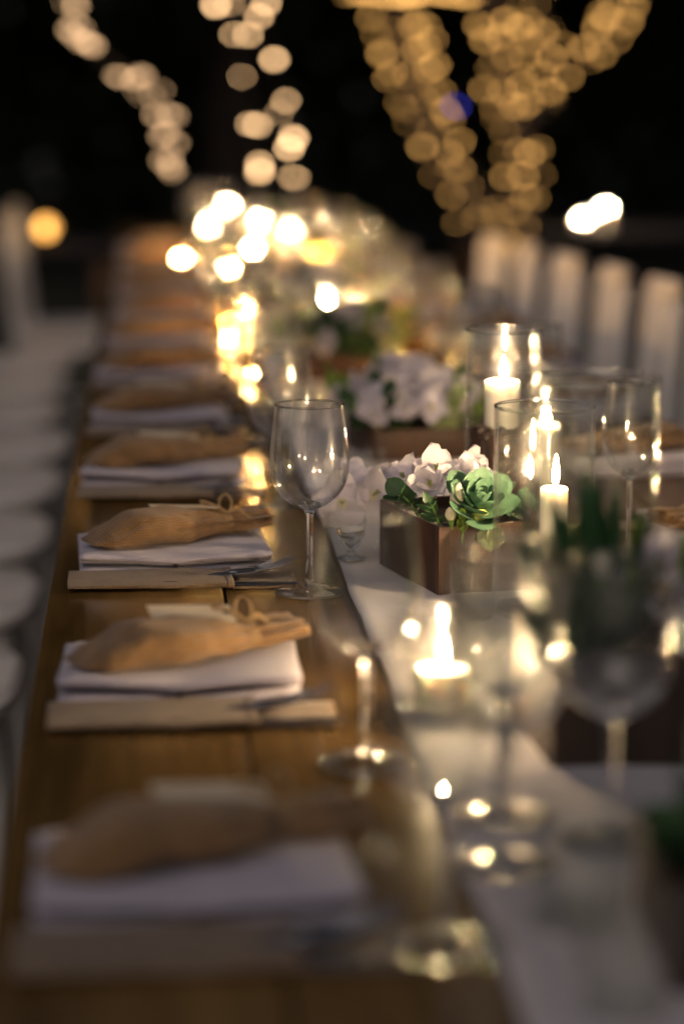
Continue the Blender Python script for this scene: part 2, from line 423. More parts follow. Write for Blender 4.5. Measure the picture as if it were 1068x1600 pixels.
for i, y in enumerate(cl):
    xo = -0.385 + (0.17 if i >= 8 else 0.04 * rnd.uniform(-1, 1) if i > 3 else 0)
    chair(xo, y, rnd.uniform(-0.03, 0.03), 'white wooden chair with rounded seat, %s from the camera in the left row' % ORD[i], 'chairs along the near long side')
cr = [(0.86, 3.30), (0.875, 3.72), (0.885, 4.12), (0.875, 4.52), (0.85, 4.90), (0.815, 5.27), (0.775, 5.63), (0.735, 5.98), (0.70, 6.32)]
for i, (x, y) in enumerate(cr):
    chair(max(x, 0.66), y, math.pi + rnd.uniform(-0.04, 0.04), 'white slat-backed chair, %s from the camera in the right row' % ORD[i], 'chairs along the far long side', 0.70)

# ------------------------------------------------------------------ place settings
def pouch_proto():
    """Flat burlap cutlery pouch, closed at -X, open at +X."""
    t = empty('cutlery_pouch')
    L0, L1, W = -0.085, 0.085, 0.043
    def sec(u, v):
        a = v * 2 * math.pi
        x = L0 + (L1 - L0) * u
        c, q = math.cos(a), math.sin(a)
        hy = W + 0.0030 * nz(x * 22, 1, 0)
        hz = interp([(0, 0.0016), (0.1, 0.0022), (0.6, 0.0028), (1, 0.0038)], u)
        y = hy * math.copysign(abs(c) ** 0.5, c)
        z = hz * math.copysign(abs(q) ** 0.75, q)
        z += 0.0012 * nz(x * 22, y * 30, 4) * (1 if q > 0 else 0.1)
        return (x + 0.002 * nz(y * 40, 3, u), y, 0.0050 + z)
    m = MB(); m.grid(sec, 34, 32, True)
    k = len(m.v) - 0
    m.f.append(tuple(range(31, -1, -1)))
    m.build('pouch_body', 'burlap', t, solid=0.0012)
    h = MB()
    def hem(u, v):
        x, y, z = sec(0.955 + 0.045 * u, v)
        return (x + 0.0006, y * 1.012, 0.0050 + (z - 0.0050) * 1.13)
    h.grid(hem, 3, 32, True); h.build('hem', 'burlap', t, solid=0.0012)
    lo = MB()
    lo.grid(lambda u, v: (0.086 + 0.066 * u, -0.040 + 0.080 * v, 0.0016 + 0.0006 * nz(u * 5, v * 4, 1)), 8, 6)
    lo.build('flap', 'burlap', t, solid=0.0012)
    return t
def knife_proto():
    t = empty('table_knife')
    m = MB()
    def bl(u, v):
        a = v * 2 * math.pi; x = -0.07 + 0.145 * u
        hw = interp([(0, 0.005), (0.3, 0.0055), (0.4, 0.004), (0.48, 0.0085), (0.8, 0.0095), (0.95, 0.007), (1, 0.0008)], u)
        ht = interp([(0, 0.003), (0.35, 0.0028), (0.5, 0.0011), (1, 0.0006)], u)
        return (x, hw * math.cos(a), ht * math.sin(a))
    m.grid(bl, 40, 14, True); m.build('knife_blade', 'steel', t)
    return t
def fork_proto():
    t = empty('table_fork')
    m = MB()
    def hd(u, v):
        a = v * 2 * math.pi; x = -0.07 + 0.10 * u
        hw = interp([(0, 0.007), (0.35, 0.004), (0.7, 0.003), (0.85, 0.009), (1, 0.0115)], u)
        z = interp([(0, 0.0), (0.5, 0.002), (0.8, 0.006), (1, 0.006)], u)
        return (x, hw * math.cos(a), z + 0.0014 * math.sin(a))
    m.grid(hd, 30, 12, True); m.f.append(tuple(len(m.v) - 12 + k for k in range(12)))
    m.build('fork_handle', 'steel', t)
    for k in range(4):
        y = (k - 1.5) * 0.0064
        MB().tube([(0.027, y, 0.006), (0.045, y, 0.0055), (0.062, y, 0.009), (0.073, y * 0.95, 0.014)], [0.0019, 0.0017, 0.0014, 0.0006], 8, 0.7).build('tine', 'steel', t)
    return t
def napkin_proto(seed):
    """Napkin folded into a thick stack; open fold edges face the camera side (-Y)."""
    t = empty('folded_napkin')
    W = 0.205; D = 0.160
    def layer(zb, th, y0, d, ph, gap, lift=0.0):
        # U-shaped strip: bottom leaf from the back to the front fold, then back over the top
        path = []
        n = 12
        for i in range(n + 1): path.append((d * (1 - i / n), 0.0))
        for i in range(1, 8):
            a = -math.pi / 2 - math.pi * i / 8
            path.append((math.cos(a) * th / 2 * 1.3, th / 2 + math.sin(a) * th / 2))
        for i in range(n + 1): path.append((d * i / n, th))
        def fn(u, v):
            k = min(int(v * (len(path) - 1) + 1e-6), len(path) - 1)
            y, z = path[k]
            x = (u - 0.5) * W * (1 + 0.01 * nz(y * 10, ph, 1))
            e = abs(u - 0.5) * 2
            up = 1 if z > th * 0.5 else 0
            z2 = zb + z * (1 + gap * 0.5 * e ** 2) + up * (0.0022 * nz(x * 14 + ph, y * 9, seed) - 0.0035 * (1 - e) ** 2 * max(0, 1 - y / 0.05))
            y2 = y0 + y + 0.0035 * nz(x * 9 + ph, seed, 0.3) + 0.002 * nz(x * 28, ph, 1.3)
            z2 += lift * (0.25 + e ** 1.5) * max(0, 1 - y / 0.10) * (0.8 + 0.5 * nz(x * 8, seed, 3))
            if e > 0.93: z2 -= up * 0.0015
            return (x, y2, z2)
        m = MB(); m.grid(fn, 36, len(path) - 1)
        return m
    layer(0.0014, 0.0060, -D / 2, D, 0.0, 0.20, 0.0006).build('lower_fold', 'napkin_linen', t, solid=0.0014)
    layer(0.0090, 0.0034, -D / 2 + 0.012, D - 0.016, 2.0, 0.30, 0.0034).build('middle_fold', 'napkin_linen', t, solid=0.0014)
    layer(0.0140, 0.0055, -D / 2 - 0.004, D - 0.004, 5.0, 0.20, 0.0058).build('upper_fold', 'napkin_linen', t, solid=0.0014)
    r = MB(); r.box(-0.0022, 0.0022, -D / 2 - 0.0095, -D / 2 + 0.03, 0.002, 0.0090)
    r.build('ribbon', 'black_ribbon', t, bevel=0.0005)
    return t
def sack_proto(seed, tagtilt):
    """Stuffed burlap favour sack lying on its side, neck tied at +X with twine, card tag."""
    t = empty('favour_sack')
    wt = [(0, 0.019), (0.02, 0.0225), (0.10, 0.0310), (0.3, 0.0365), (0.48, 0.0340), (0.64, 0.0245), (0.75, 0.0145), (0.79, 0.0120), (0.84, 0.0190), (0.92, 0.0250), (1, 0.0270)]
    tt = [(0, 0.0012), (0.02, 0.0032), (0.10, 0.0130), (0.25, 0.0200), (0.45, 0.0195), (0.64, 0.0155), (0.75, 0.0105), (0.79, 0.0092), (0.84, 0.0110), (0.92, 0.0100), (1, 0.0085)]
    L = 0.215
    def sec(u, v):
        a = v * 2 * math.pi; c, q = math.cos(a), math.sin(a)
        w_, h_ = interp(wt, u), interp(tt, u)
        pl = max(0, 1 - (0.79 - u) / 0.42) if u < 0.79 else 1.0
        k = 1 + 0.15 * pl ** 1.5 * math.sin(a * 8 + seed + 1.5 * nz(u * 4, seed, 1)) + 0.09 * pl * math.sin(a * 15 + u * 5) + 0.05 * math.sin(u * 17 + 3 * c + seed) * (1 - pl)
        bump = 1 + 0.13 * nz(u * 4.5, c * 1.6 + seed, q * 1.6) + 0.05 * nz(u * 14, c * 4 + seed, q * 4) + 0.16 * (0.28 - abs(nz(u * 3.2 + seed, c * 2.6, q * 2.6 + seed)))
        y = w_ * k * bump * math.copysign(abs(c) ** 0.85, c)
        z = h_ * k * bump * math.copysign(abs(q) ** 0.9, q)
        if q < 0: z *= 0.85
        zc = interp([(0, 0.010), (0.3, 0.0185), (0.6, 0.017), (0.8, 0.014), (1, 0.018)], u)
        return (-L / 2 + L * u + 0.004 * pl * nz(a, seed, 2), y + 0.006 * math.sin(u * 3 + seed), max(0.0012, zc + z))
    m = MB(); m.grid(sec, 60, 44, True); m.f.append(tuple(range(43, -1, -1)))
    m.build('sack_body', 'sack_burlap', t, solid=0.0012)
    tw = MB(); x = -L / 2 + 0.78 * L
    for dx in (-0.0022, 0.0012, 0.004):
        pts = [(x + dx, 0.006 * math.sin(2.34 + seed) + 0.0135 * math.cos(2 * math.pi * i / 20), 0.0145 + 0.0108 * math.sin(2 * math.pi * i / 20)) for i in range(21)]
        tw.tube(pts, 0.0013, 6)
    tw.build('twine', 'twine', t)
    for (dx, dy, hh) in ((-0.018, 0.022, 0.012), (0.014, 0.026, 0.016)):
        b = MB(); pts = []
        for i in range(15):
            a = 2 * math.pi * i / 14 - math.pi / 2
            pts.append((x + dx * (0.5 + 0.5 * math.sin(a)) + 0.004 * math.cos(a), 0.004 + dy * (0.5 + 0.5 * math.sin(a)) - 0.008 * math.cos(a), 0.026 + hh * (0.5 + 0.5 * math.sin(a))))
        b.tube(pts, 0.0013, 6); b.build('bow_loop', 'twine', t)
    for (ex, ey) in ((0.03, 0.012), (0.022, -0.014)):
        MB().tube([(x, 0.003, 0.026), (x + ex * 0.5, ey * 0.5, 0.031), (x + ex, ey, 0.022), (x + ex * 1.3, ey * 1.4, 0.014)], [0.0013, 0.0013, 0.0012, 0.0009], 6).build('twine_end', 'twine', t)
    c = MB(); c.box(-0.075, 0.0, -0.0165, 0.0165, -0.0003, 0.0003)
    o = c.build('tag', 'tag_card', t)
    MB().lathe([(0.0015, 0.0003), (0.003, 0.0005), (0.003, 0.0008), (0.0015, 0.0008)], 12, -0.006, 0, 0, closed=True).build('eyelet', 'steel', o)
    o.matrix_basis = Matrix.Translation((x - 0.004, 0.016, 0.0315)) @ Euler((R(tagtilt), R(3), R(-16))).to_matrix().to_4x4()
    return t
def setting(k, y0, side):
    """side 0: row on the near long edge (pouch nearer the camera); 1: the opposite row, turned half round."""
    word = ORD[k]; row = 'left row' if side == 0 else 'right row'
    grp = 'place settings of the left row' if side == 0 else 'place settings of the right row'
    jx = rnd.uniform(-0.012, 0.012) if k > 2 or side else 0
    jr = R(rnd.uniform(-3.5, 3.5)) if k > 2 or side else 0
    def place(o, x, y, z, rz):
        if side == 0: o.location = (x + jx, y0 + y, z); o.rotation_euler = (0, 0, rz + jr)
        else: o.location = (TX1 + TX0 - x - jx, y0 - y, z); o.rotation_euler = (0, 0, rz + jr + math.pi)
    a = reuse(CACHE, 'pouch', pouch_proto); place(a, 0.0, 0.043, T + 0.0006, 0)
    tag(a, 'tan burlap cutlery pouch, %s from the camera in the %s' % (word, row), 'cutlery pouch', grp)
    if side == 0 and k < 9 or side == 1 and k < 5:
        a = reuse(CACHE, 'knife', knife_proto); place(a, 0.084, 0.016, T + 0.0048, R(1.5))
        a.rotation_euler.y = R(0.6)
        tag(a, 'steel knife poking out of the %s pouch from the camera, %s' % (word, row), 'knife', grp)
        for q, (fx, fy, fr) in enumerate(((0.060, 0.036, 13), (0.081, 0.040, 17))):
            a = reuse(CACHE, 'fork', fork_proto); place(a, fx, fy, T + 0.0042 + 0.0026 * q, R(fr))
            a.rotation_euler.y = R(-2)
            tag(a, '%s steel fork in the %s pouch from the camera, %s' % (('nearer', 'farther')[q], word, row), 'fork', grp)
    sd = (k + side) % 2
    a = reuse(CACHE, 'nap%d' % sd, lambda: napkin_proto(3.3 + 7 * sd)); place(a, 0.025, 0.168, T + 0.0008, R((1.5, -1.0, 2.0)[k % 3] + (rnd.uniform(-4, 4) if k > 2 or side else 0)))
    tag(a, 'folded lavender-white napkin, %s from the camera in the %s' % (word, row), 'napkin', grp)
    sd = k % 3
    a = reuse(CACHE, 'sack%d' % sd, lambda: sack_proto(1.0 + 2.1 * sd, (8, 14, -4)[sd])); place(a, 0.030 + (rnd.uniform(-0.012, 0.012) if k > 2 else 0), 0.168, T + 0.0212, R((25, 27, 24)[k % 3] + (rnd.uniform(-9, 7) if k > 2 or side else 0)))
    a.rotation_euler.x = 0
    tag(a, 'burlap sack tied with twine, %s from the camera in the %s' % (word, row), 'favour sack', grp)
for k in range(12): setting(k, 1.344 + 0.5525 * k, 0)
for k in range(7): setting(k, 2.83 + 0.5525 * k, 1)

# ------------------------------------------------------------------ glasses
def wine_proto():
    t = empty('wine_glass')
    outer = [(0.0062, 0.0880), (0.0125, 0.0900), (0.0225, 0.0955), (0.0315, 0.104), (0.0375, 0.1145), (0.0403, 0.126), (0.0407, 0.138), (0.0398, 0.152), (0.0380, 0.168), (0.0360, 0.184), (0.0348, 0.1945)]
    def dense(p, n=4):
        out = []
        for i in range(len(p) - 1):
            a = p[max(i - 1, 0)]; b = p[i]; c = p[i + 1]; d = p[min(i + 2, len(p) - 1)]
            for j in range(n):
                s = j / n
                out.append(tuple(0.5 * (2 * b[q] + (c[q] - a[q]) * s + (2 * a[q] - 5 * b[q] + 4 * c[q] - d[q]) * s * s + (3 * b[q] - a[q] - 3 * c[q] + d[q]) * s ** 3) for q in (0, 1)))
        return out + [p[-1]]
    outer[0] = (0.0118, 0.0893); outer[1] = (0.0165, 0.0918); o = dense(outer)
    th = 0.0011
    inner = [(max(0.0005, r - th), z + (0.0016 if z < 0.1 else 0.0004)) for r, z in o]
    rim = [(o[-1][0] - 0.0001, o[-1][1] + 0.0006), (o[-1][0] - 0.0008, o[-1][1] + 0.0007)]
    m = MB(); m.lathe(o + rim + inner[::-1], 56); m.build('bowl', 'blown_glass', t)
    st = [(0.0, 0.0958), (0.006, 0.0955), (0.0125, 0.0932), (0.0118, 0.0898), (0.0068, 0.0872), (0.0046, 0.083), (0.0040, 0.072), (0.0037, 0.050), (0.0038, 0.028), (0.0046, 0.014), (0.0060, 0.0085)]
    MB().lathe(dense(st), 24).build('stem', 'cast_glass', t)
    ft = [(0.0064, 0.0083), (0.0100, 0.0052), (0.0180, 0.0034), (0.0290, 0.0024), (0.0345, 0.0020), (0.0352, 0.0012), (0.0345, 0.0004), (0.0050, 0.0004)]
    MB().lathe(ft, 48).build('foot', 'blown_glass', t)
    def ring(r, z, rr): return [(r + rr * math.cos(2 * math.pi * k / 10), z + rr * math.sin(2 * math.pi * k / 10)) for k in range(10)]
    MB().lathe(ring(0.0345, 0.1955, 0.0011), 56, closed=True).build('rim', 'cast_glass', t)
    MB().lathe(ring(0.0352, 0.0014, 0.0011), 56, closed=True).build('foot_rim', 'cast_glass', t)
    return t
def wine(x, y, label, sx=1.0, sz=1.0):
    o = reuse(CACHE, 'wine', wine_proto); o.location = (x, y, T + (0.0045 if RX0 - 0.03 < x < RX1 + 0.03 else 0.0006)); o.scale = (sx, sx, sz)
    o.rotation_euler = (0, 0, rnd.uniform(0, 6))
    tag(o, label, 'wine glass', 'wine glasses')
gl = [1.38, 1.796, 2.431, 2.95, 3.50, 4.06, 4.60, 5.17, 5.71, 6.28, 6.82, 7.38, 7.92]
for i, y in enumerate(gl):
    x = (0.176, 0.164, 0.163, 0.162)[i] if i < 4 else 0.165 + rnd.uniform(-0.012, 0.012)
    wine(x, y, 'clear stemmed wine glass, %s from the camera in the row beside the sacks' % ORD[i])
wine(0.246, 1.640, 'blurred wine glass standing on the runner just before the votive')
wine(0.232, 1.53, 'blurred wine glass on the runner beside the closest wine glass', 0.95)
wine(0.312, 1.575, 'blurred wine glass before the dark wooden box, nearer the frame edge')
wine(0.532, 2.62, 'slim clear wine glass beyond the spiky green plant', 0.76, 0.98)
for i, y in enumerate([3.22, 3.85, 4.4, 4.97, 5.5, 6.05, 6.6]):
    wine(0.53 + rnd.uniform(-0.015, 0.015), y, 'clear stemmed wine glass, %s behind the slim glass on the far side' % ORD[i])
for i, (x, y) in enumerate([(0.215, 3.85), (0.23, 4.95), (0.20, 5.45), (0.22, 6.1), (0.21, 6.7), (0.23, 7.6), (0.20, 8.4), (0.49, 3.7), (0.47, 4.7), (0.48, 5.8), (0.47, 6.9), (0.47, 7.7)]):
    wine(x, y, 'spare clear wine glass, %s from the camera %s' % ((ORD[i], 'beside the runner on the left') if i < 7 else (ORD[i - 7], 'beside the runner on the right')), 0.9, rnd.uniform(0.85, 1.0))
def tumbler_proto():
    t = empty('glass_tumbler')
    m = MB(); m.lathe([(0.0, 0.0), (0.019, 0.0), (0.0205, 0.002), (0.0235, 0.052), (0.0231, 0.0526), (0.0223, 0.052), (0.0192, 0.007), (0.0, 0.0055)], 40)
    m.build('cup', 'sleeve_glass', t)
    return t
TUMB = [(0.212, 1.70, 1.25, 'blurred clear tumbler between the votive and the closest wine glasses'), (0.405, 1.64, 1.2, 'blurred clear tumbler before the dark box'), (0.262, 1.275, 1.2, 'blurred clear tumbler at the bottom corner of the picture'), (0.312, 2.285, 1.0, 'small clear tumbler just in front of the succulent box'), (0.282, 3.07, 0.95, 'small clear tumbler half hidden behind the sharp wine glass'),
        (0.262, 1.42, 1.45, 'clear water tumbler closest to the camera'), (0.575, 2.36, 1.3, 'clear water tumbler beside the spiky plant'), (0.47, 2.86, 1.3, 'clear water tumbler beside the slim wine glass'),
        (0.235, 3.62, 1.2, 'clear tumbler by the white blossom box'), (0.5, 3.5, 1.2, 'clear tumbler on the far side of the white blossom box'), (0.24, 4.7, 1.2, 'clear tumbler by the dark green planter'), (0.5, 5.0, 1.2, 'clear tumbler far down the runner')]
for (x, y, s, lab) in TUMB:
    o = reuse(CACHE, 'tumbler', tumbler_proto); o.location = (x, y, T + 0.0048); o.scale = (s, s, s)
    tag(o, lab, 'tumbler', 'water tumblers')

# ------------------------------------------------------------------ candles
def flame_mesh():
    m = MB()
    prof = [(0.0, 0.0), (0.0022, 0.0012), (0.0040, 0.005), (0.0050, 0.0105), (0.0047, 0.017), (0.0034, 0.025), (0.0018, 0.032), (0.0006, 0.037), (0.0, 0.039)]
    m.lathe(prof, 12); return m.mesh('flame', 'flame')
FL = flame_mesh()
def candle(x, y, z0, r, h, fs, label, lean=0.0, glow=1.0):
    """Pillar candle standing at (x, y, z0)."""
    t = empty('pillar_candle', (x, y, z0))
    pr = [(0.0, 0.0), (r * 0.97, 0.0), (r, 0.0015), (r, h - 0.003), (r * 0.96, h - 0.0006), (r * 0.88, h), (r * 0.70, h - 0.0025), (r * 0.3, h - 0.004), (0.0, h - 0.0042)]
    wx = MB().lathe(pr, 32).build('wax', 'wax', t)
    MB().tube([(0, 0, h - 0.006), (0.0003, 0, h + 0.002), (0.0016, 0, h + 0.0075)], [0.0011, 0.0011, 0.0008], 6).build('wick', 'wick', wx)
    f = put('flame', FL, t, Matrix.Translation((0.0012, 0, h + 0.0022)) @ Matrix.Rotation(lean, 4, 'Y') @ Matrix.Diagonal((fs, fs, fs * glow, 1)))
    tag(t, label, 'candle', 'lit candles')
    return t
def sleeve(x, y, r, h, label, amber=False):
    t = empty('glass_sleeve', (x, y, T + 0.0048))
    th = 0.0022
    m = MB(); m.lathe([(0.0, 0.0), (r - 0.003, 0.0), (r, 0.003), (r, h - 0.0012), (r - th * 0.3, h), (r - th * 0.8, h), (r - th, h - 0.0012), (r - th, 0.006), (0.0, 0.006)], 64)
    m.build('glass_wall', 'amber_glass' if amber else 'sleeve_glass', t)
    rr = 0.0015
    MB().lathe([(r - 0.0011 + rr * math.cos(2 * math.pi * k / 8), h + 0.001 + rr * math.sin(2 * math.pi * k / 8)) for k in range(8)], 64, closed=True).build('rim', 'cast_glass', t)
    tag(t, label, 'candle holder', 'glass candle sleeves')
    return t
def bean_mesh():
    m = MB(); m.ball((0, 0, 0), 0.0052, 0.0036, 0.0026, 8, 5)
    return m
def beans(x, y, r, h, label, n):
    """Dark bean filling: a core with loose beans over its side and top, one mass."""
    m = MB(); m.lathe([(0, 0), (r - 0.003, 0), (r - 0.003, h - 0.003), (0, h - 0.003)], 24)
    for i in range(n):
        if i < n * 0.75:
            a = rnd.uniform(0, 6.283); p = (math.cos(a) * (r - 0.004), math.sin(a) * (r - 0.004), rnd.uniform(0.003, h - 0.002))
        else:
            a = rnd.uniform(0, 6.283); q = (r - 0.006) * math.sqrt(rnd.random()); p = (math.cos(a) * q, math.sin(a) * q, h - 0.002 + rnd.uniform(-0.001, 0.003))
        rot = Euler((rnd.uniform(0, 6), rnd.uniform(0, 6), rnd.uniform(0, 6))).to_matrix()
        m.ball(p, 0.0052, 0.0036, 0.0028, 7, 4, rot)
    o = m.build('bean_filling', 'bean'); o.location = (x, y, T + 0.0112)
    tag(o, label, 'bean filling', kind='stuff')
Zs = T + 0.0112
# tall sleeve behind the succulents, candle on beans
sleeve(0.394, 2.645, 0.0432, 0.243, 'tall clear glass sleeve with candle standing behind the succulent box')
beans(0.394, 2.645, 0.0405, 0.128, 'dark brown beans filling the tall sleeve behind the succulent box', 420)
candle(0.392, 2.645, Zs + 0.129, 0.0195, 0.052, 0.66, 'ivory pillar candle burning in the tall sleeve behind the succulent box')
# sleeve whose sharp edge crosses the succulent box
sleeve(0.3830, 2.302, 0.0490, 0.203, 'clear glass sleeve with sharp rim just beside the succulent box')
candle(0.3940, 2.306, Zs, 0.0135, 0.117, 0.66, 'slim ivory candle burning in the sleeve beside the succulent box', 0.02, 1.2)
sleeve(0.508, 3.05, 0.040, 0.150, 'clear sleeve with candle beyond the tall bean-filled sleeve')
candle(0.508, 3.05, Zs, 0.0180, 0.074, 0.5, 'ivory candle beyond the tall bean-filled sleeve')
sleeve(0.372, 1.990, 0.0550, 0.268, 'wide blurred clear sleeve just behind the spiky plant')
candle(0.384, 1.995, Zs, 0.0250, 0.028, 0.5, 'low ivory candle in the wide sleeve behind the spiky plant')
# glass votive beside the second wine glass
sleeve(0.240, 1.935, 0.0300, 0.082, 'short clear votive glass with bright flame beside the second wine glass')
candle(0.240, 1.935, Zs, 0.0235, 0.030, 0.62, 'short ivory candle burning bright in the votive beside the second wine glass')
# candles far down the runner
FAR = [(0.349, 4.69, 0.855, 1.0, 'by the dark green planter'), (0.276, 4.38, 0.842, 0.85, 'in front of the dark green planter'), (0.386, 4.62, 0.856, 0.6, 'close behind the dark green planter, smaller flame'),
       (0.190, 7.45, 0.838, 1.15, 'near the far end, on the sack side'), (0.275, 8.2, 0.863, 1.15, 'farthest down the runner'), (0.326, 7.0, 0.878, 1.1, 'far end, tallest of the cluster'),
       (0.272, 6.25, 0.850, 1.05, 'in the middle of the far cluster'), (0.392, 6.6, 0.870, 0.95, 'far cluster, on the chair side'), (0.303, 6.0, 0.850, 0.75, 'far cluster, low flame'), (0.384, 5.9, 0.840, 0.95, 'far cluster, at its front')]
for (x, y, z, fs, lab) in FAR:
    h = z - Zs - 0.012
    sleeve(x, y, 0.036, h + 0.085, 'clear sleeve around the candle ' + lab)
    candle(x, y, Zs, 0.022, h, fs * 0.38, 'ivory pillar candle ' + lab)
GLINT_TEA = [(0.47, 4.95, 0.42), (0.43, 4.1, 0.30), (0.46, 6.4, 0.5), (0.51, 5.5, 0.45), (0.10, 6.9, 0.5), (0.215, 5.35, 0.4), (0.17, 5.05, 0.32), (0.40, 7.6, 0.6), (0.50, 7.1, 0.55), (0.48, 4.35, 0.35), (0.225, 6.55, 0.55), (0.52, 6.0, 0.4), (0.25, 7.0, 0.5), (0.33, 5.35, 0.4), (0.45, 5.25, 0.4), (0.43, 6.75, 0.5), (0.30, 6.65, 0.5), (0.18, 4.15, 0.3), (0.16, 4.75, 0.34), (0.41, 3.78, 0.26), (0.46, 3.92, 0.28), (0.50, 6.75, 0.45), (0.20, 7.9, 0.6), (0.52, 5.05, 0.35)]  # small flames added down the table in place of glints reflected in glasses
for i, (x, y, fs) in enumerate(GLINT_TEA):
    t = empty('tealight', (x, y, T + 0.0048))
    MB().lathe([(0, 0), (0.019, 0), (0.0195, 0.001), (0.0195, 0.013), (0.0185, 0.0135), (0.018, 0.012), (0, 0.0115)], 24).build('wax', 'wax', t)
    MB().lathe([(0.024, 0.0), (0.0245, 0.001), (0.029, 0.055), (0.0275, 0.055), (0.023, 0.001)], 28, closed=True).build('votive_cup', 'amber_glass', t)
    put('flame', FL, t, Matrix.Translation((0, 0, 0.014)) @ Matrix.Diagonal((fs * 0.85, fs * 0.85, fs * 0.85, 1)))
    tag(t, 'little amber-cup light added for a glass glint far down the table, %s from the camera' % ORD[sorted(q[1] for q in GLINT_TEA).index(y)], 'tealight', 'added glint lights')

# ------------------------------------------------------------------ planters and plants
def planter(x, y, rz, w_, d_, h, label, mat='planter_wood'):
    """Open box of four wooden boards filled with soil; x,y = centre."""
    t = empty('wooden_planter', (x, y, T + 0.0050), rz)
    b = 0.009
    for (cx, cy, sx, sy) in ((0, -d_ / 2 + b / 2, w_, b), (0, d_ / 2 - b / 2, w_, b), (-w_ / 2 + b / 2, 0, b, d_ - 2 * b - 0.0006), (w_ / 2 - b / 2, 0, b, d_ - 2 * b - 0.0006)):
        m = MB().box(-sx / 2, sx / 2, -sy / 2, sy / 2, 0, h)
        o = m.build('board', mat, t, bevel=0.0012); o.location = (cx, cy, 0)
    m = MB(); m.grid(lambda u, v: ((u - .5) * (w_ - 2 * b - 0.001), (v - .5) * (d_ - 2 * b - 0.001), h - 0.010 + 0.006 * nz(u * 7, v * 7, x * 9)), 14, 14)
    m.build('soil', 'soil', t)
    tag(t, label, 'planter', 'wooden planter boxes'); return t
def leafmesh(name, mat, L, W, cup=0.2, curl=0.2, thick=0.0, tip=0.5, nu=8, nv=6, base=0.25, ruffle=0.0):
    """Leaf along +X from the origin; W half width; cup raises the edges, curl lifts the tip."""
    def fn(u, v):
        s = (v - 0.5) * 2
        wid = W * (base * (1 - u) ** 2 + (math.sin(math.pi * min(1, u ** 0.85)) ** tip if u < 1 else 0))
        if u == 0: wid = W * base
        return (L * u * (1 - 0.06 * s * s), s * wid, L * curl * u * u + cup * wid * s * s + ruffle * s * s * u * math.sin(11 * u + 3 * s))
    m = MB(); m.grid(fn, nu, nv)
    return m.mesh(name, mat)
def fat_leaf(name, mat, L, W, Th, curl=0.35, tipsharp=1.0):
    def fn(u, v):
        a = v * 2 * math.pi
        wid = W * (0.30 * (1 - u) + 1.0 * math.sin(math.pi * min(1, 0.06 + 0.92 * u) ** 1.55) ** 0.75) if u < 1 else 0.0004
        if u == 1: wid = 0.0006
        th = Th * (1 - 0.6 * u) * (1 if u < 1 else 0.3)
        c, q = math.cos(a), math.sin(a)
        return (L * u, wid * c, L * curl * u * u + th * q + 0.22 * wid * c * c)
    m = MB(); m.grid(fn, 10, 12, True); return m.mesh(name, mat)
def rosette(x, y, z, size, n, label, tilt=(0, 0), mat='succulent_leaf', key='ros'):
    t = empty('succulent_rosette', (x, y, z), rot=(tilt[0], tilt[1], rnd.uniform(0, 6)))
    me = CACHE.setdefault('m' + key, fat_leaf('leaf', mat, 0.040, 0.0135, 0.0028, 0.30))
    for i in range(n):
        f = i / (n - 1)                       # 0 heart .. 1 outside
        a = i * 2.39996
        s = (0.28 + 0.85 * f ** 0.8) * size
        pitch = R(78 - 72 * f ** 0.9)
        mt = Matrix.Rotation(a, 4, 'Z') @ Matrix.Translation((0.002 + 0.004 * f, 0, 0.018 * (1 - f) ** 1.3 * size)) @ Matrix.Rotation(-pitch, 4, 'Y') @ Matrix.Diagonal((s, s * (1.0 + 0.1 * rnd.uniform(-1, 1)), s, 1))
        put('leaf', me, t, mt)
    tag(t, label, 'succulent', 'succulents'); return t
PET = [leafmesh('petal', 'petal', 0.030, 0.0125, 0.35, c, tip=0.5, base=0.18, nu=12, nv=8, ruffle=0.0032) for c in (0.15, 0.45, -0.25)]
def blossom(x, y, z, size, rot, label, grp, petals=6, close=35, split=True):
    t = empty('white_blossom', (x, y, z), rot=rot)
    for i in range(petals):
        a = i * 2 * math.pi / petals + rnd.uniform(-0.12, 0.12)
        k = size * (1.0 if i % 2 else 0.88)
        mt = Matrix.Rotation(a, 4, 'Z') @ Matrix.Translation((0.0015, 0, 0.001 * (i % 2))) @ Matrix.Rotation(-R(close + rnd.uniform(-12, 12)), 4, 'Y') @ Matrix.Diagonal((k, k * 1.05, k, 1))
        put('petal', PET[i % 3], t, mt)
    m = MB(); m.tube([(0, 0, -0.022 * size), (0, 0, -0.008 * size), (0, 0, 0.003)], [0.0015, 0.003 * size, 0.0055 * size], 8); m.build('throat', 'bud', t)
    for q in range(3):
        MB().tube([(0, 0, 0.002), (0.002 * math.cos(q * 2.1), 0.002 * math.sin(q * 2.1), 0.014 * size)], [0.0006, 0.001], 5).build('stamen', 'green_bud', t)
    tag(t, label, 'flower', grp); return t
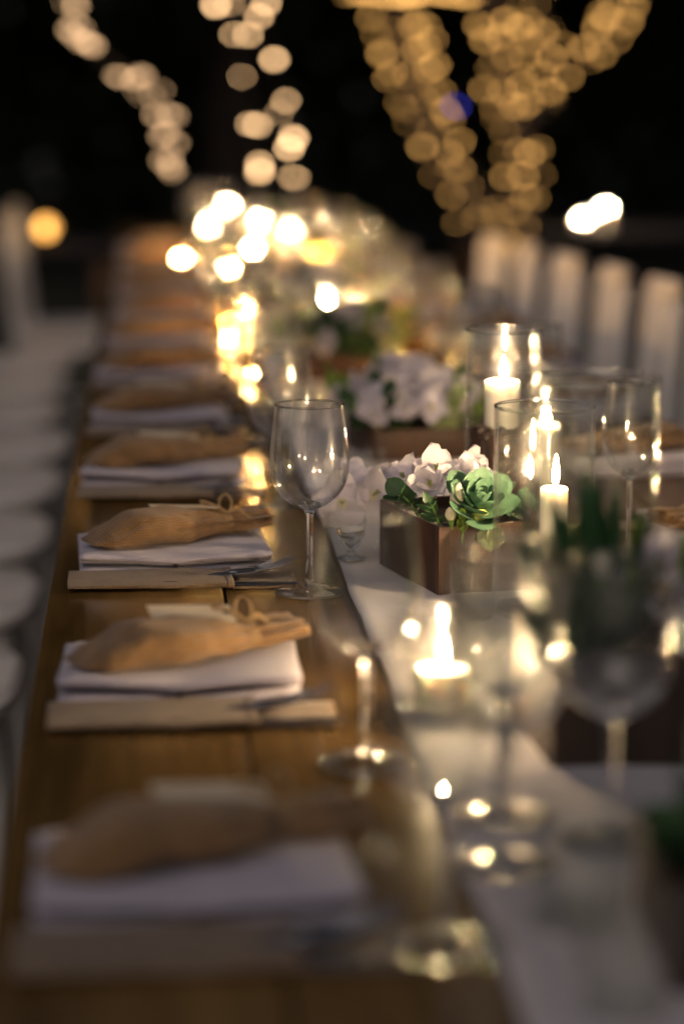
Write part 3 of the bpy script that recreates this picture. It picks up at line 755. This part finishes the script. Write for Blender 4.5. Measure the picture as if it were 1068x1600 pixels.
def sprig(x, y, z, rot, mat, n, L, W, label, spread=0.9, cat='sprig', grp='leafy greenery', tip=0.55, up=35, stem=0.05):
    """Leafy stem: a stalk with n leaves set round it."""
    t = empty('leaf_sprig', (x, y, z), rot=rot)
    me = CACHE.setdefault(('sprig', mat, L, W), leafmesh('leaf', mat, L, W, 0.25, 0.25, tip=tip))
    MB().tube([(0, 0, -0.02), (0.002, 0, stem * 0.5), (0, 0.002, stem)], [0.0016, 0.0013, 0.0008], 6).build('stalk', 'stalk', t)
    for i in range(n):
        f = (i + 0.5) / n; a = i * 2.4 + rnd.uniform(-0.3, 0.3); s = rnd.uniform(0.75, 1.15)
        put('leaf', me, t, Matrix.Translation((0, 0, stem * f)) @ Matrix.Rotation(a, 4, 'Z') @ Matrix.Rotation(-R(up + 35 * f * spread + rnd.uniform(-12, 12)), 4, 'Y') @ Matrix.Diagonal((s, s, s, 1)))
    tag(t, label, cat, grp); return t
def agave(x, y, z, n, L, W, label, lean=(0, 0), up0=86, up1=42, mat='agave_leaf'):
    t = empty('spiky_plant', (x, y, z), rot=(lean[0], lean[1], 0))
    def fn(u, v):
        a = v * 2 * math.pi
        wd = W * (0.75 + 0.5 * math.sin(math.pi * u * 0.8)) * (1 - u ** 2.4) + 0.0004
        return (L * u, wd * math.cos(a), L * 0.14 * u * u + wd * 0.33 * math.sin(a) + 0.3 * wd * math.cos(a) ** 2)
    m = MB(); m.grid(fn, 9, 8, True); me = m.mesh('leaf', mat)
    for i in range(n):
        f = i / (n - 1); s = rnd.uniform(0.8, 1.1) * (1 - 0.2 * f)
        put('leaf', me, t, Matrix.Rotation(i * 2.39996, 4, 'Z') @ Matrix.Translation((0.004 + 0.016 * f, 0, 0)) @ Matrix.Rotation(-R(up0 + (up1 - up0) * f + rnd.uniform(-5, 5)), 4, 'Y') @ Matrix.Diagonal((s, s, s, 1)))
    tag(t, label, 'plant', 'potted plants'); return t
def bud(x, y, z, r, L, rot, mat, label):
    t = empty('flower_bud', (x, y, z), rot=rot)
    MB().lathe([(0.0008, -0.012), (r * 0.5, 0.0), (r * 0.95, L * 0.3), (r, L * 0.5), (r * 0.75, L * 0.78), (r * 0.25, L * 0.96), (0, L)], 14).build('bud_body', mat, t)
    MB().lathe([(0.0009, -0.014), (r * 0.62, -0.001), (r * 0.9, L * 0.14), (r * 0.4, L * 0.05)], 10).build('sepals', 'stalk', t)
    tag(t, label, 'flower bud', 'flower buds')

# the sharp box: succulents, freesias, round leaves
BX, BY, BR = 0.319, 2.482, R(14.5)
def bl(lx, ly): return (BX + lx * math.cos(BR) - ly * math.sin(BR), BY + lx * math.sin(BR) + ly * math.cos(BR))
planter(BX, BY, BR, 0.104, 0.176, 0.071, 'reddish-brown wooden box holding the sharp green succulent')
Zb = T + 0.005 + 0.066
px, py = bl(-0.008, -0.080)
rosette(px, py, Zb + 0.019, 0.95, 26, 'large grey-green succulent rosette on the front of the sharp wooden box', (R(38), R(6)))
px, py = bl(0.028, -0.02)
rosette(px, py, Zb + 0.012, 0.8, 20, 'smaller succulent rosette behind the large one in the sharp box', (R(15), R(-10)), key='ros')
fl = [(-0.038, -0.030, 0.036, 1.0, (R(50), R(-18), 0), 45), (-0.025, -0.005, 0.044, 1.1, (R(35), R(5), 1), 40), (-0.046, 0.02, 0.034, 1.0, (R(30), R(-30), 2), 35), (0.005, -0.02, 0.040, 0.95, (R(40), R(12), 3), 48), (0.03, 0.03, 0.035, 1.0, (R(20), R(20), 1), 40)]
lb = ['at the front corner', 'tallest bloom', 'drooping over the shaded side', 'just behind the large rosette', 'at the back']
for (lx, ly, lz, s, r_, c_), l_ in zip(fl, lb):
    px, py = bl(lx, ly); blossom(px, py, Zb + lz, s, r_, 'lavender-white blossom in the sharp wooden box, ' + l_, 'blossoms in the sharp box', 6, c_)
px, py = bl(-0.030, -0.078); bud(px, py, Zb + 0.022, 0.0075, 0.028, (R(14), R(4), 0), 'bud', 'cream closed bud standing before the blossoms in the sharp box')
px, py = bl(-0.018, -0.094); bud(px, py, Zb + 0.014, 0.0062, 0.017, (R(30), R(70), 0), 'green_bud', 'small lime-green bud at the front of the sharp box')
px, py = bl(-0.040, -0.090); bud(px, py, Zb + 0.012, 0.0055, 0.015, (R(20), R(-8), 0), 'bud', 'small white bud at the front corner of the sharp box')
px, py = bl(-0.028, -0.089); sprig(px, py, Zb - 0.004, (R(15), 0, 0), 'lime_leaf', 9, 0.013, 0.0032, 'bright lime leaf tuft at the front of the sharp box', up=30, stem=0.022)
px, py = bl(-0.052, -0.02); sprig(px, py, Zb + 0.008, (R(20), R(-35), 0), 'dark_leaf', 7, 0.024, 0.011, 'dark round-leaved sprig hanging over the shaded side of the sharp box', up=5, stem=0.03)
px, py = bl(-0.012, -0.104); sprig(px, py, Zb - 0.006, (R(80), R(15), 0), 'sage_leaf', 7, 0.017, 0.0085, 'pale round eucalyptus leaves hanging over the front of the sharp box', up=15, tip=0.4, stem=0.03)
px, py = bl(0.058, -0.095); sprig(px, py, Zb - 0.006, (R(70), R(60), 0), 'sage_leaf', 7, 0.016, 0.008, 'pale eucalyptus sprig trailing beside the sleeve', up=15, tip=0.4, stem=0.035)
px, py = bl(0.035, -0.060); sprig(px, py, Zb + 0.002, (R(25), R(35), 0), 'succulent_leaf', 8, 0.026, 0.010, 'grey-green leafy sprig under the large rosette', up=10, stem=0.025)
px, py = bl(-0.048, -0.075); sprig(px, py, Zb + 0.004, (R(25), R(-20), 0), 'dark_leaf', 7, 0.018, 0.005, 'dark narrow-leaved sprig at the front corner of the sharp box', up=20, stem=0.03)
px, py = bl(0.062, -0.06); sprig(px, py, Zb - 0.045, (R(60), R(40), 0), 'lime_leaf', 6, 0.02, 0.008, 'bright green sprig low between box and sleeve', up=15, stem=0.03)

# orchid in a footed bud vase left of the box
vt = empty('bud_vase', (0.219, 2.585, T + 0.0048))
MB().lathe([(0.0, 0.0), (0.016, 0.0), (0.0165, 0.0015), (0.006, 0.005), (0.004, 0.010), (0.009, 0.016), (0.015, 0.028), (0.0165, 0.042), (0.015, 0.048), (0.0142, 0.048), (0.0155, 0.042), (0.014, 0.028), (0.0, 0.018)], 32).build('vase_glass', 'cast_glass', vt)
tag(vt, 'little footed glass bud vase left of the sharp wooden box', 'vase')
for i, (dx, dy, dz, s, r_, l_) in enumerate([(-0.012, -0.01, 0.068, 1.25, (R(75), 0, R(20)), 'facing the camera'), (0.022, 0.0, 0.074, 1.25, (R(60), R(25), 0), 'beside the wooden box'), (-0.002, 0.02, 0.088, 1.1, (R(30), R(-10), 1), 'on top')]):
    blossom(0.219 + dx, 2.585 + dy, T + dz, s, r_, 'white orchid bloom over the bud vase, ' + l_, 'blooms over the bud vase', 5, 12)

# the dark box with the spiky plant
planter(0.392, 1.832, R(3), 0.190, 0.150, 0.090, 'dark wooden box under the blurred spiky plant', 'dark_planter_wood')
agave(0.345, 1.815, T + 0.088, 40, 0.132, 0.0120, 'dark green spiky plant with upright pointed leaves in the dark box', (R(4), R(-3)))
agave(0.315, 1.775, T + 0.086, 16, 0.045, 0.009, 'short bright green spiky offset at the front of the dark box', (R(10), R(-10)), mat='dark_leaf')
for i, (dx, dy, dz, s, r_, l_) in enumerate([(0.383, 1.80, 0.150, 1.0, (R(35), R(15), 0), 'highest by the spikes'), (0.395, 1.785, 0.118, 1.0, (R(55), R(25), 1), 'lower by the spikes'), (0.405, 1.82, 0.135, 1.1, (R(20), R(30), 2), 'at the back'), (0.43, 1.80, 0.118, 1.1, (R(40), R(10), 1.4), 'at the far end'), (0.41, 1.77, 0.098, 0.9, (R(60), R(5), 0.3), 'hanging over the front')]):
    blossom(dx, dy, T + dz, s, r_, 'blurred white blossom in the dark box, ' + l_, 'blossoms in the dark box', 6, 38)
bud(0.338, 1.765, T + 0.150, 0.008, 0.022, (R(10), 0, 0), 'bud', 'blurred cream bud before the spiky plant')
sprig(0.403, 1.80, T + 0.10, (R(10), R(10), 0), 'lime_leaf', 9, 0.036, 0.009, 'yellow-green leafy sprig among the blossoms in the dark box', up=40, stem=0.06)
sprig(0.36, 1.79, T + 0.11, (R(10), R(5), 0), 'lime_leaf', 7, 0.030, 0.006, 'yellow-green sprig between the dark spikes', up=45, stem=0.07)
sprig(0.32, 1.83, T + 0.10, (R(0), R(-15), 0), 'sage_leaf', 9, 0.026, 0.010, 'pale sage sprig on the candle side of the dark box', up=30, stem=0.05)
sprig(0.455, 1.80, T + 0.085, (R(20), R(25), 0), 'sage_leaf', 10, 0.028, 0.011, 'pale sage sprig at the far end of the dark box', up=25, stem=0.05)

# the near box at the frame's corner
planter(0.372, 1.365, R(-4), 0.150, 0.150, 0.060, 'dark wooden box closest to the camera', 'dark_planter_wood')
agave(0.345, 1.36, T + 0.058, 30, 0.065, 0.013, 'low dark green spiky plant in the box closest to the camera', (0, 0), 80, 8)
sprig(0.318, 1.345, T + 0.06, (R(10), R(-25), 0), 'dark_leaf', 10, 0.03, 0.011, 'dark leafy sprig in the box closest to the camera', up=10, stem=0.03)

# boxes farther down the runner
FB = [(0.365, 3.36, R(10), 0.14, 0.16, 0.042, 'wooden box of white blossoms behind the sharp wine glass', 26, 12, 'in the white blossom box'),
      (0.345, 4.26, R(-6), 0.15, 0.15, 0.045, 'wooden box of dark greenery in mid table', 9, 22, 'in the mid-table greenery box'),
      (0.365, 5.15, R(5), 0.14, 0.15, 0.045, 'third wooden box behind the white blossom box', 14, 12, 'in the third box beyond'),
      (0.33, 5.62, R(5), 0.13, 0.13, 0.045, 'fourth wooden box behind the white blossom box', 8, 12, 'in the fourth box beyond'),
      (0.35, 7.22, R(0), 0.14, 0.15, 0.045, 'fifth wooden box, among the far candles', 9, 10, 'in the fifth box beyond'),
      (0.36, 7.95, R(0), 0.14, 0.15, 0.045, 'last wooden box at the far end of the runner', 9, 10, 'in the last box')]
for bi, (x, y, rz, w_, d_, h, lab, nf, ns, where) in enumerate(FB):
    planter(x, y, rz, w_, d_, h, lab)
    for i in range(nf):
        a = i * 2.4; q = math.sqrt((i + 0.5) / nf)
        blossom(x + 0.095 * q * math.cos(a), y + 0.105 * q * math.sin(a), T + h + 0.022 + 0.040 * (1 - q * q) + rnd.uniform(-0.012, 0.012), rnd.uniform(1.0, 1.3),
                (R(30 + 25 * rnd.random()) if math.sin(a) < 0 else R(-5), R(35) * math.cos(a) * q, rnd.uniform(0, 6)), 'blurred white blossom ' + where, 'blossoms ' + where, 6, 35)
    for i in range(ns):
        a = i * 2.4 + 1; q = math.sqrt((i + 0.5) / ns)
        mt = ('dark_leaf', 'dark_leaf', 'lime_leaf', 'sage_leaf')[i % 4]
        sprig(x + 0.07 * q * math.cos(a), y + 0.08 * q * math.sin(a), T + h + 0.004, (-R(60) * q * math.sin(a), R(60) * q * math.cos(a), 0), mt, 9, 0.036, 0.012, 'blurred %s sprig %s' % ({'dark_leaf': 'dark green', 'lime_leaf': 'lime green', 'sage_leaf': 'pale sage'}[mt], where), up=25, stem=rnd.uniform(0.05, 0.085), grp='%s sprigs %s' % (mt.split('_')[0], where))

# ------------------------------------------------------------------ wrapped trees and hanging lights
def PX(x, y, Y):
    """Point in the vertical plane Y seen along a sight direction (used once to lay out limbs)."""
    p = R(10.056); yw = R(4.619); f = 3778.0
    F = Vector((math.sin(yw) * math.cos(p), math.cos(yw) * math.cos(p), -math.sin(p))); Rv = Vector((math.cos(yw), -math.sin(yw), 0)); U = Rv.cross(F)
    d = F + Rv * ((x - 534) / f) + U * ((800 - y) / f)
    return Vector((0, 0, 1.267)) + d * (Y / d.y)
BULB = {}
for mt in ('bulb_gold', 'bulb_pale', 'bulb_dim', 'bulb_blue'):
    m = MB(); m.ball((0, 0, 0), 0.0092, 0.0092, 0.0092, 8, 6); BULB[mt] = m.mesh('bulb', mt)
def light_string(label, pts, mat, scale=1.0, blue=None):
    t = empty('light_string', pts[0])
    o0 = Vector(pts[0])
    m = MB(); m.tube([p - o0 + Vector((0, 0.0, 0.014)) for p in pts], 0.002, 4); m.build('wire', 'wire', t)
    for i, p in enumerate(pts):
        s = scale * rnd.uniform(0.5, 1.25)
        put('bulb', BULB['bulb_blue' if blue == i else mat], t, Matrix.Translation(p - o0) @ Matrix.Diagonal((s, s, s, 1)))
    tag(t, label, 'string lights', 'warm string lights')
def smooth(path, n):
    out = []
    for i in range(len(path) - 1):
        a = path[max(i - 1, 0)]; b = path[i]; c = path[i + 1]; d = path[min(i + 2, len(path) - 1)]
        for j in range(n):
            s = j / n
            out.append(0.5 * (2 * b + (c - a) * s + (2 * a - 5 * b + 4 * c - d) * s * s + (3 * b - a - 3 * c + d) * s ** 3))
    return out + [path[-1]]
def wrap(path, r0, r1, turns, n):
    """Helix of n bulbs round a limb, all round it."""
    P = smooth(path, 8); out = []
    for i in range(n):
        f = i / (n - 1); k = f * (len(P) - 1); j = min(int(k), len(P) - 2); c = P[j].lerp(P[j + 1], k - j)
        a = f * turns * 2 * math.pi + rnd.uniform(-0.5, 0.5); r = r0 + (r1 - r0) * f + rnd.uniform(-0.02, 0.012)
        out.append(c + Vector((r * math.cos(a), r * math.sin(a), rnd.uniform(-0.02, 0.02))))
    return out
def crown(tree, c, rx, rz, n, seed, size=0.10):
    rg = random.Random(seed); m = MB()
    for i in range(n):
        while True:
            p = Vector((rg.uniform(-1, 1), rg.uniform(-1, 1), rg.uniform(-1, 1)))
            if p.length < 1 and p.length > 0.25 and noise.noise(p * 2.2 + Vector((seed, 0, 0))) > -0.12: break
        p = Vector((p.x * rx, p.y * rx, p.z * rz)) + c
        e = Euler((rg.uniform(0, 6), rg.uniform(0, 6), rg.uniform(0, 6))).to_matrix(); s = size * rg.uniform(0.6, 1.3)
        m.add([p + e @ Vector(q) * s for q in ((-1, 0, 0), (0, -0.42, 0.12), (1, 0, 0), (0, 0.42, 0.12))], [(0, 1, 2, 3)])
    m.build('crown', 'tree_leaf', tree, smooth=False)
def tree(x, y, label, limbs, trunk_to, r, crown_c, crx, crz, n, seed, lsize=0.10):
    t = empty('garden_tree', (x, y, 0)); o = Vector((x, y, 0))
    P = smooth([Vector((x, y, -0.05)), Vector((x, y, trunk_to.z * 0.5)).lerp(trunk_to, 0.4), trunk_to], 5)
    MB().tube([p - o for p in P], [r * (1.5 - 0.5 * i / (len(P) - 1)) for i in range(len(P))], 12).build('trunk', 'bark', t)
    for (path, ra, rb) in limbs:
        Q = smooth(path, 6); MB().tube([p - o for p in Q], [ra + (rb - ra) * i / (len(Q) - 1) for i in range(len(Q))], 10).build('limb', 'bark', t)
    crown(t, crown_c - o, crx, crz, n, seed, lsize)
    tag(t, label, 'tree', 'garden trees'); return t
YV = 9.2
Lp = [PX(*q, YV) for q in ((783, 400), (735, 315), (690, 245), (655, 165), (632, 80), (625, 0), (600, -200), (560, -420))]
Mp = [PX(*q, YV + 0.15) for q in ((787, 400), (805, 320), (818, 250), (800, 190), (788, 130), (790, 60), (768, 0), (740, -200), (760, -420))]
Np = [PX(*q, YV + 0.1) for q in ((806, 205), (848, 160), (862, 110), (850, 55), (838, 10), (860, -200))]
Op = [PX(*q, YV + 0.25) for q in ((855, 120), (905, 92), (945, 55), (965, 10), (990, -60), (1010, -240))]
base = PX(785, 402, YV)
tree(base.x, base.y, 'forked tree wrapped in golden fairy lights behind the chairs', [(Lp, 0.075, 0.05), (Mp, 0.065, 0.045), (Np, 0.035, 0.025), (Op, 0.03, 0.02)], base, 0.09, base + Vector((0, 0.3, 3.6)), 2.4, 1.3, 5000, 3)
light_string('golden fairy lights wound round the thick leaning limb of the forked tree', wrap(Lp[:7], 0.075, 0.115, 13, 78), 'bulb_gold', blue=None)
light_string('golden fairy lights wound round the upright limb of the forked tree', wrap(Mp[:8], 0.07, 0.085, 12, 66), 'bulb_gold')
light_string('golden fairy lights wound round the short side branch of the forked tree', wrap(Np[1:], 0.05, 0.06, 5, 16), 'bulb_gold')
light_string('golden fairy lights wound round the outermost branch of the forked tree', wrap(Op[1:5], 0.055, 0.08, 6, 26), 'bulb_gold')
light_string('row of golden lights strung level above the forked tree', [PX(540 + 8.5 * i, -8 - 3 * math.sin(i * 0.5), YV - 0.2) for i in range(25)], 'bulb_gold')
light_string('few pale lights low on the trunk of the forked tree', [PX(*q, YV - 0.12) for q in ((786, 365), (776, 340), (790, 400), (780, 388))], 'bulb_gold', 0.85)
bt = PX(712, 166, YV - 0.1); b_ = put('blue_lamp', BULB['bulb_blue'], None, Matrix.Translation(bt)); tag(b_, 'single blue light beside the leaning limb of the forked tree', 'lamp')

YP = 7.6
cr1 = 1 / 1.78
Ppx = [(205, -12), (180, 5), (215, 20), (208, 60), (195, 85), (225, 78), (205, 95), (232, 108), (222, 115), (246, 118), (250, 125), (262, 130), (320, 210), (333, 214), (372, 222), (392, 208), (385, 215), (400, 212), (380, 250), (420, 262), (450, 252), (425, 270), (395, 268), (432, 320), (470, 318), (488, 325), (445, 330), (450, 382), (465, 372), (488, 395), (455, 440), (472, 438), (450, 446), (484, 470), (480, 486), (470, 460)]
Pp = [PX(x * cr1, y * cr1, YP) + Vector((0, rnd.uniform(-0.15, 0.15), 0)) for x, y in Ppx]
light_string('pale fairy lights looped down the slanting bough over the sacks', Pp, 'bulb_dim', 1.0)
YQ = 7.9
Q1 = [(660, -40), (600, 15), (640, 10), (650, 95), (690, 97), (672, 213), (695, 345), (715, 348), (722, 455), (722, 476)]
Q2 = [(770, -40), (740, 8), (720, 45), (762, 165), (795, 280), (775, 315), (815, 385), (803, 412), (810, 492), (822, 495)]
for nm, q in (('slack string of pale lights hanging in open dark beside the far candles', Q1), ('second slack string of pale lights hanging toward the forked tree', Q2)):
    light_string(nm, [PX(x * cr1, y * cr1, YQ) for x, y in q], 'bulb_pale', 1.0)
bgh = [PX(110, 60, YP + 0.3), PX(190, 130, YP + 0.3), PX(250, 200, YP + 0.3), PX(262, 320, YP + 0.3)]
leanp = [Vector((-0.15, YP + 2.2, 2.9)), PX(60, -250, YP + 0.35), PX(118, 0, YP + 0.3), PX(140, 70, YP + 0.3)]
tb = Vector((-1.3, 12.2, 3.0))
tree(-1.3, 12.2, 'dark leafy tree far behind the end of the table', [([tb, tb + Vector((0.5, -1.5, 0.6)), Vector((-0.1, 9.4, 3.2)), Vector((-0.1, YP + 0.3, 2.4))], 0.09, 0.03), ([tb, tb + Vector((0.8, -2.0, 0.8)), Vector((0.5, YQ, 2.6))], 0.08, 0.03), ([tb, tb + Vector((-0.8, 0.8, 1.2))], 0.08, 0.04)], tb, 0.16, tb + Vector((0.4, 0, 1.4)), 2.6, 1.4, 6000, 5)
# a slanting bough that carries the slanting lights
bs = MB(); bp_ = [Vector((-0.1, YP + 0.3, 2.4)), PX(95, -90, YP + 0.25), PX(130, 60, YP + 0.25), PX(215, 125, YP + 0.25), PX(262, 200, YP + 0.25), PX(272, 285, YP + 0.25)]
bs.tube(smooth(bp_, 5), [0.012 - 0.009 * i / 25 for i in range(26)], 6)
tag(bs.build('hanging_bough', 'bark'), 'thin dark bough hanging with the slanting pale lights', 'bough')

# background trees and hedge, dark
BG = [(-4.6, 15.5, 9.0, 3.6, 11), (0.6, 16.0, 9.5, 3.6, 12), (5.0, 15.0, 9.0, 3.6, 13), (-2.2, 21.0, 12.0, 4.2, 14), (3.2, 21.5, 12.0, 4.4, 15), (9.0, 18.0, 11.0, 4.2, 16)]
names = ['broad dark tree beyond the orange lamp', 'dark tree beyond the table end', 'dark tree beyond the white chair backs', 'tall dark tree farthest behind the hanging lights', 'tall dark tree far behind the forked tree', 'dark tree farthest to the chair side']
for (x, y, h, cr_, sd), nm in zip(BG, names):
    top = Vector((x + 0.2, y, h * 0.5))
    tree(x, y, nm, [([top, top + Vector((0.7, 0.2, 1.2))], 0.1, 0.04), ([top, top + Vector((-0.8, 0, 1.1))], 0.1, 0.04)], top, 0.15, Vector((x, y, h * 0.60)), cr_, h * 0.45, 8000, sd, 0.26)
hg = MB(); rg = random.Random(21)
for i in range(26000):
    x = rg.uniform(-9, 14); y = 19 + rg.uniform(-0.9, 0.9) + 0.6 * math.sin(x * 0.7); z = rg.random() ** 0.8 * (3.2 + 0.5 * math.sin(x * 1.3) + 0.4 * nz(x, 0, 0))
    e = Euler((rg.uniform(0, 6), rg.uniform(0, 6), rg.uniform(0, 6))).to_matrix(); s = 0.16 * rg.uniform(0.6, 1.3)
    hg.add([Vector((x, y, z)) + e @ Vector(q) * s for q in ((-1, 0, 0), (0, -0.5, 0.1), (1, 0, 0), (0, 0.5, 0.1))], [(0, 1, 2, 3)])
tag(hg.build('hedge', 'tree_leaf', smooth=False), 'dark unlit hedge closing the garden behind everything', 'hedge', kind='stuff')

# ------------------------------------------------------------------ other tables with lights
def side_table(x, y, w_, d_, h, label):
    t = empty('side_table', (x, y, 0))
    MB().box(-w_ / 2, w_ / 2, -d_ / 2, d_ / 2, h - 0.03, h).build('table_top', 'dark_cloth', t, bevel=0.003)
    for sx in (-1, 1):
        for sy in (-1, 1):
            cx, cy = sx * (w_ / 2 - 0.05), sy * (d_ / 2 - 0.05)
            MB().box(cx - 0.025, cx + 0.025, cy - 0.025, cy + 0.025, -0.02, h - 0.0305).build('leg', 'leg_wood', t, bevel=0.003)
    tag(t, label, 'table', 'other tables')
def lantern(x, y, z, s, label, colour='lamp_amber'):
    t = empty('lantern', (x, y, z))
    MB().lathe([(0, 0), (0.045, 0), (0.045, 0.008), (0, 0.008)], 16).build('base', 'black_metal', t)
    MB().lathe([(0.05, 0.14), (0.03, 0.165), (0.006, 0.18), (0.0, 0.195)], 16).build('cap', 'black_metal', t)
    for k in range(4):
        a = k * math.pi / 2 + 0.4
        MB().tube([(0.042 * math.cos(a), 0.042 * math.sin(a), 0.007), (0.042 * math.cos(a), 0.042 * math.sin(a), 0.142)], 0.003, 6).build('bar', 'black_metal', t)
    MB().ball((0, 0, 0.065), 0.024 * s, 0.024 * s, 0.034 * s, 12, 8).build('glow', colour, t)
    tag(t, label, 'lantern', 'garden lanterns')
lp = PX(72, 356, 8.8)
side_table(lp.x - 0.1, lp.y + 0.1, 0.7, 0.6, lp.z - 0.066, 'low dark table under the orange lantern')
lantern(lp.x, lp.y, lp.z - 0.065, 1.0, 'lantern with orange glow beyond the row of white seats')
c1, c2 = PX(910, 338, 9.4), PX(945, 322, 9.5)
side_table(c1.x + 0.35, 9.55, 1.6, 0.75, 0.70, 'dark table carrying two candles behind the chair backs')
for c, nm in ((c1, 'lower of the two candles on the dark table behind the chairs'), (c2, 'higher of the two candles on the dark table behind the chairs')):
    candle(c.x, c.y, 0.70, 0.022, c.z - 0.70 - 0.016, 0.34, nm)
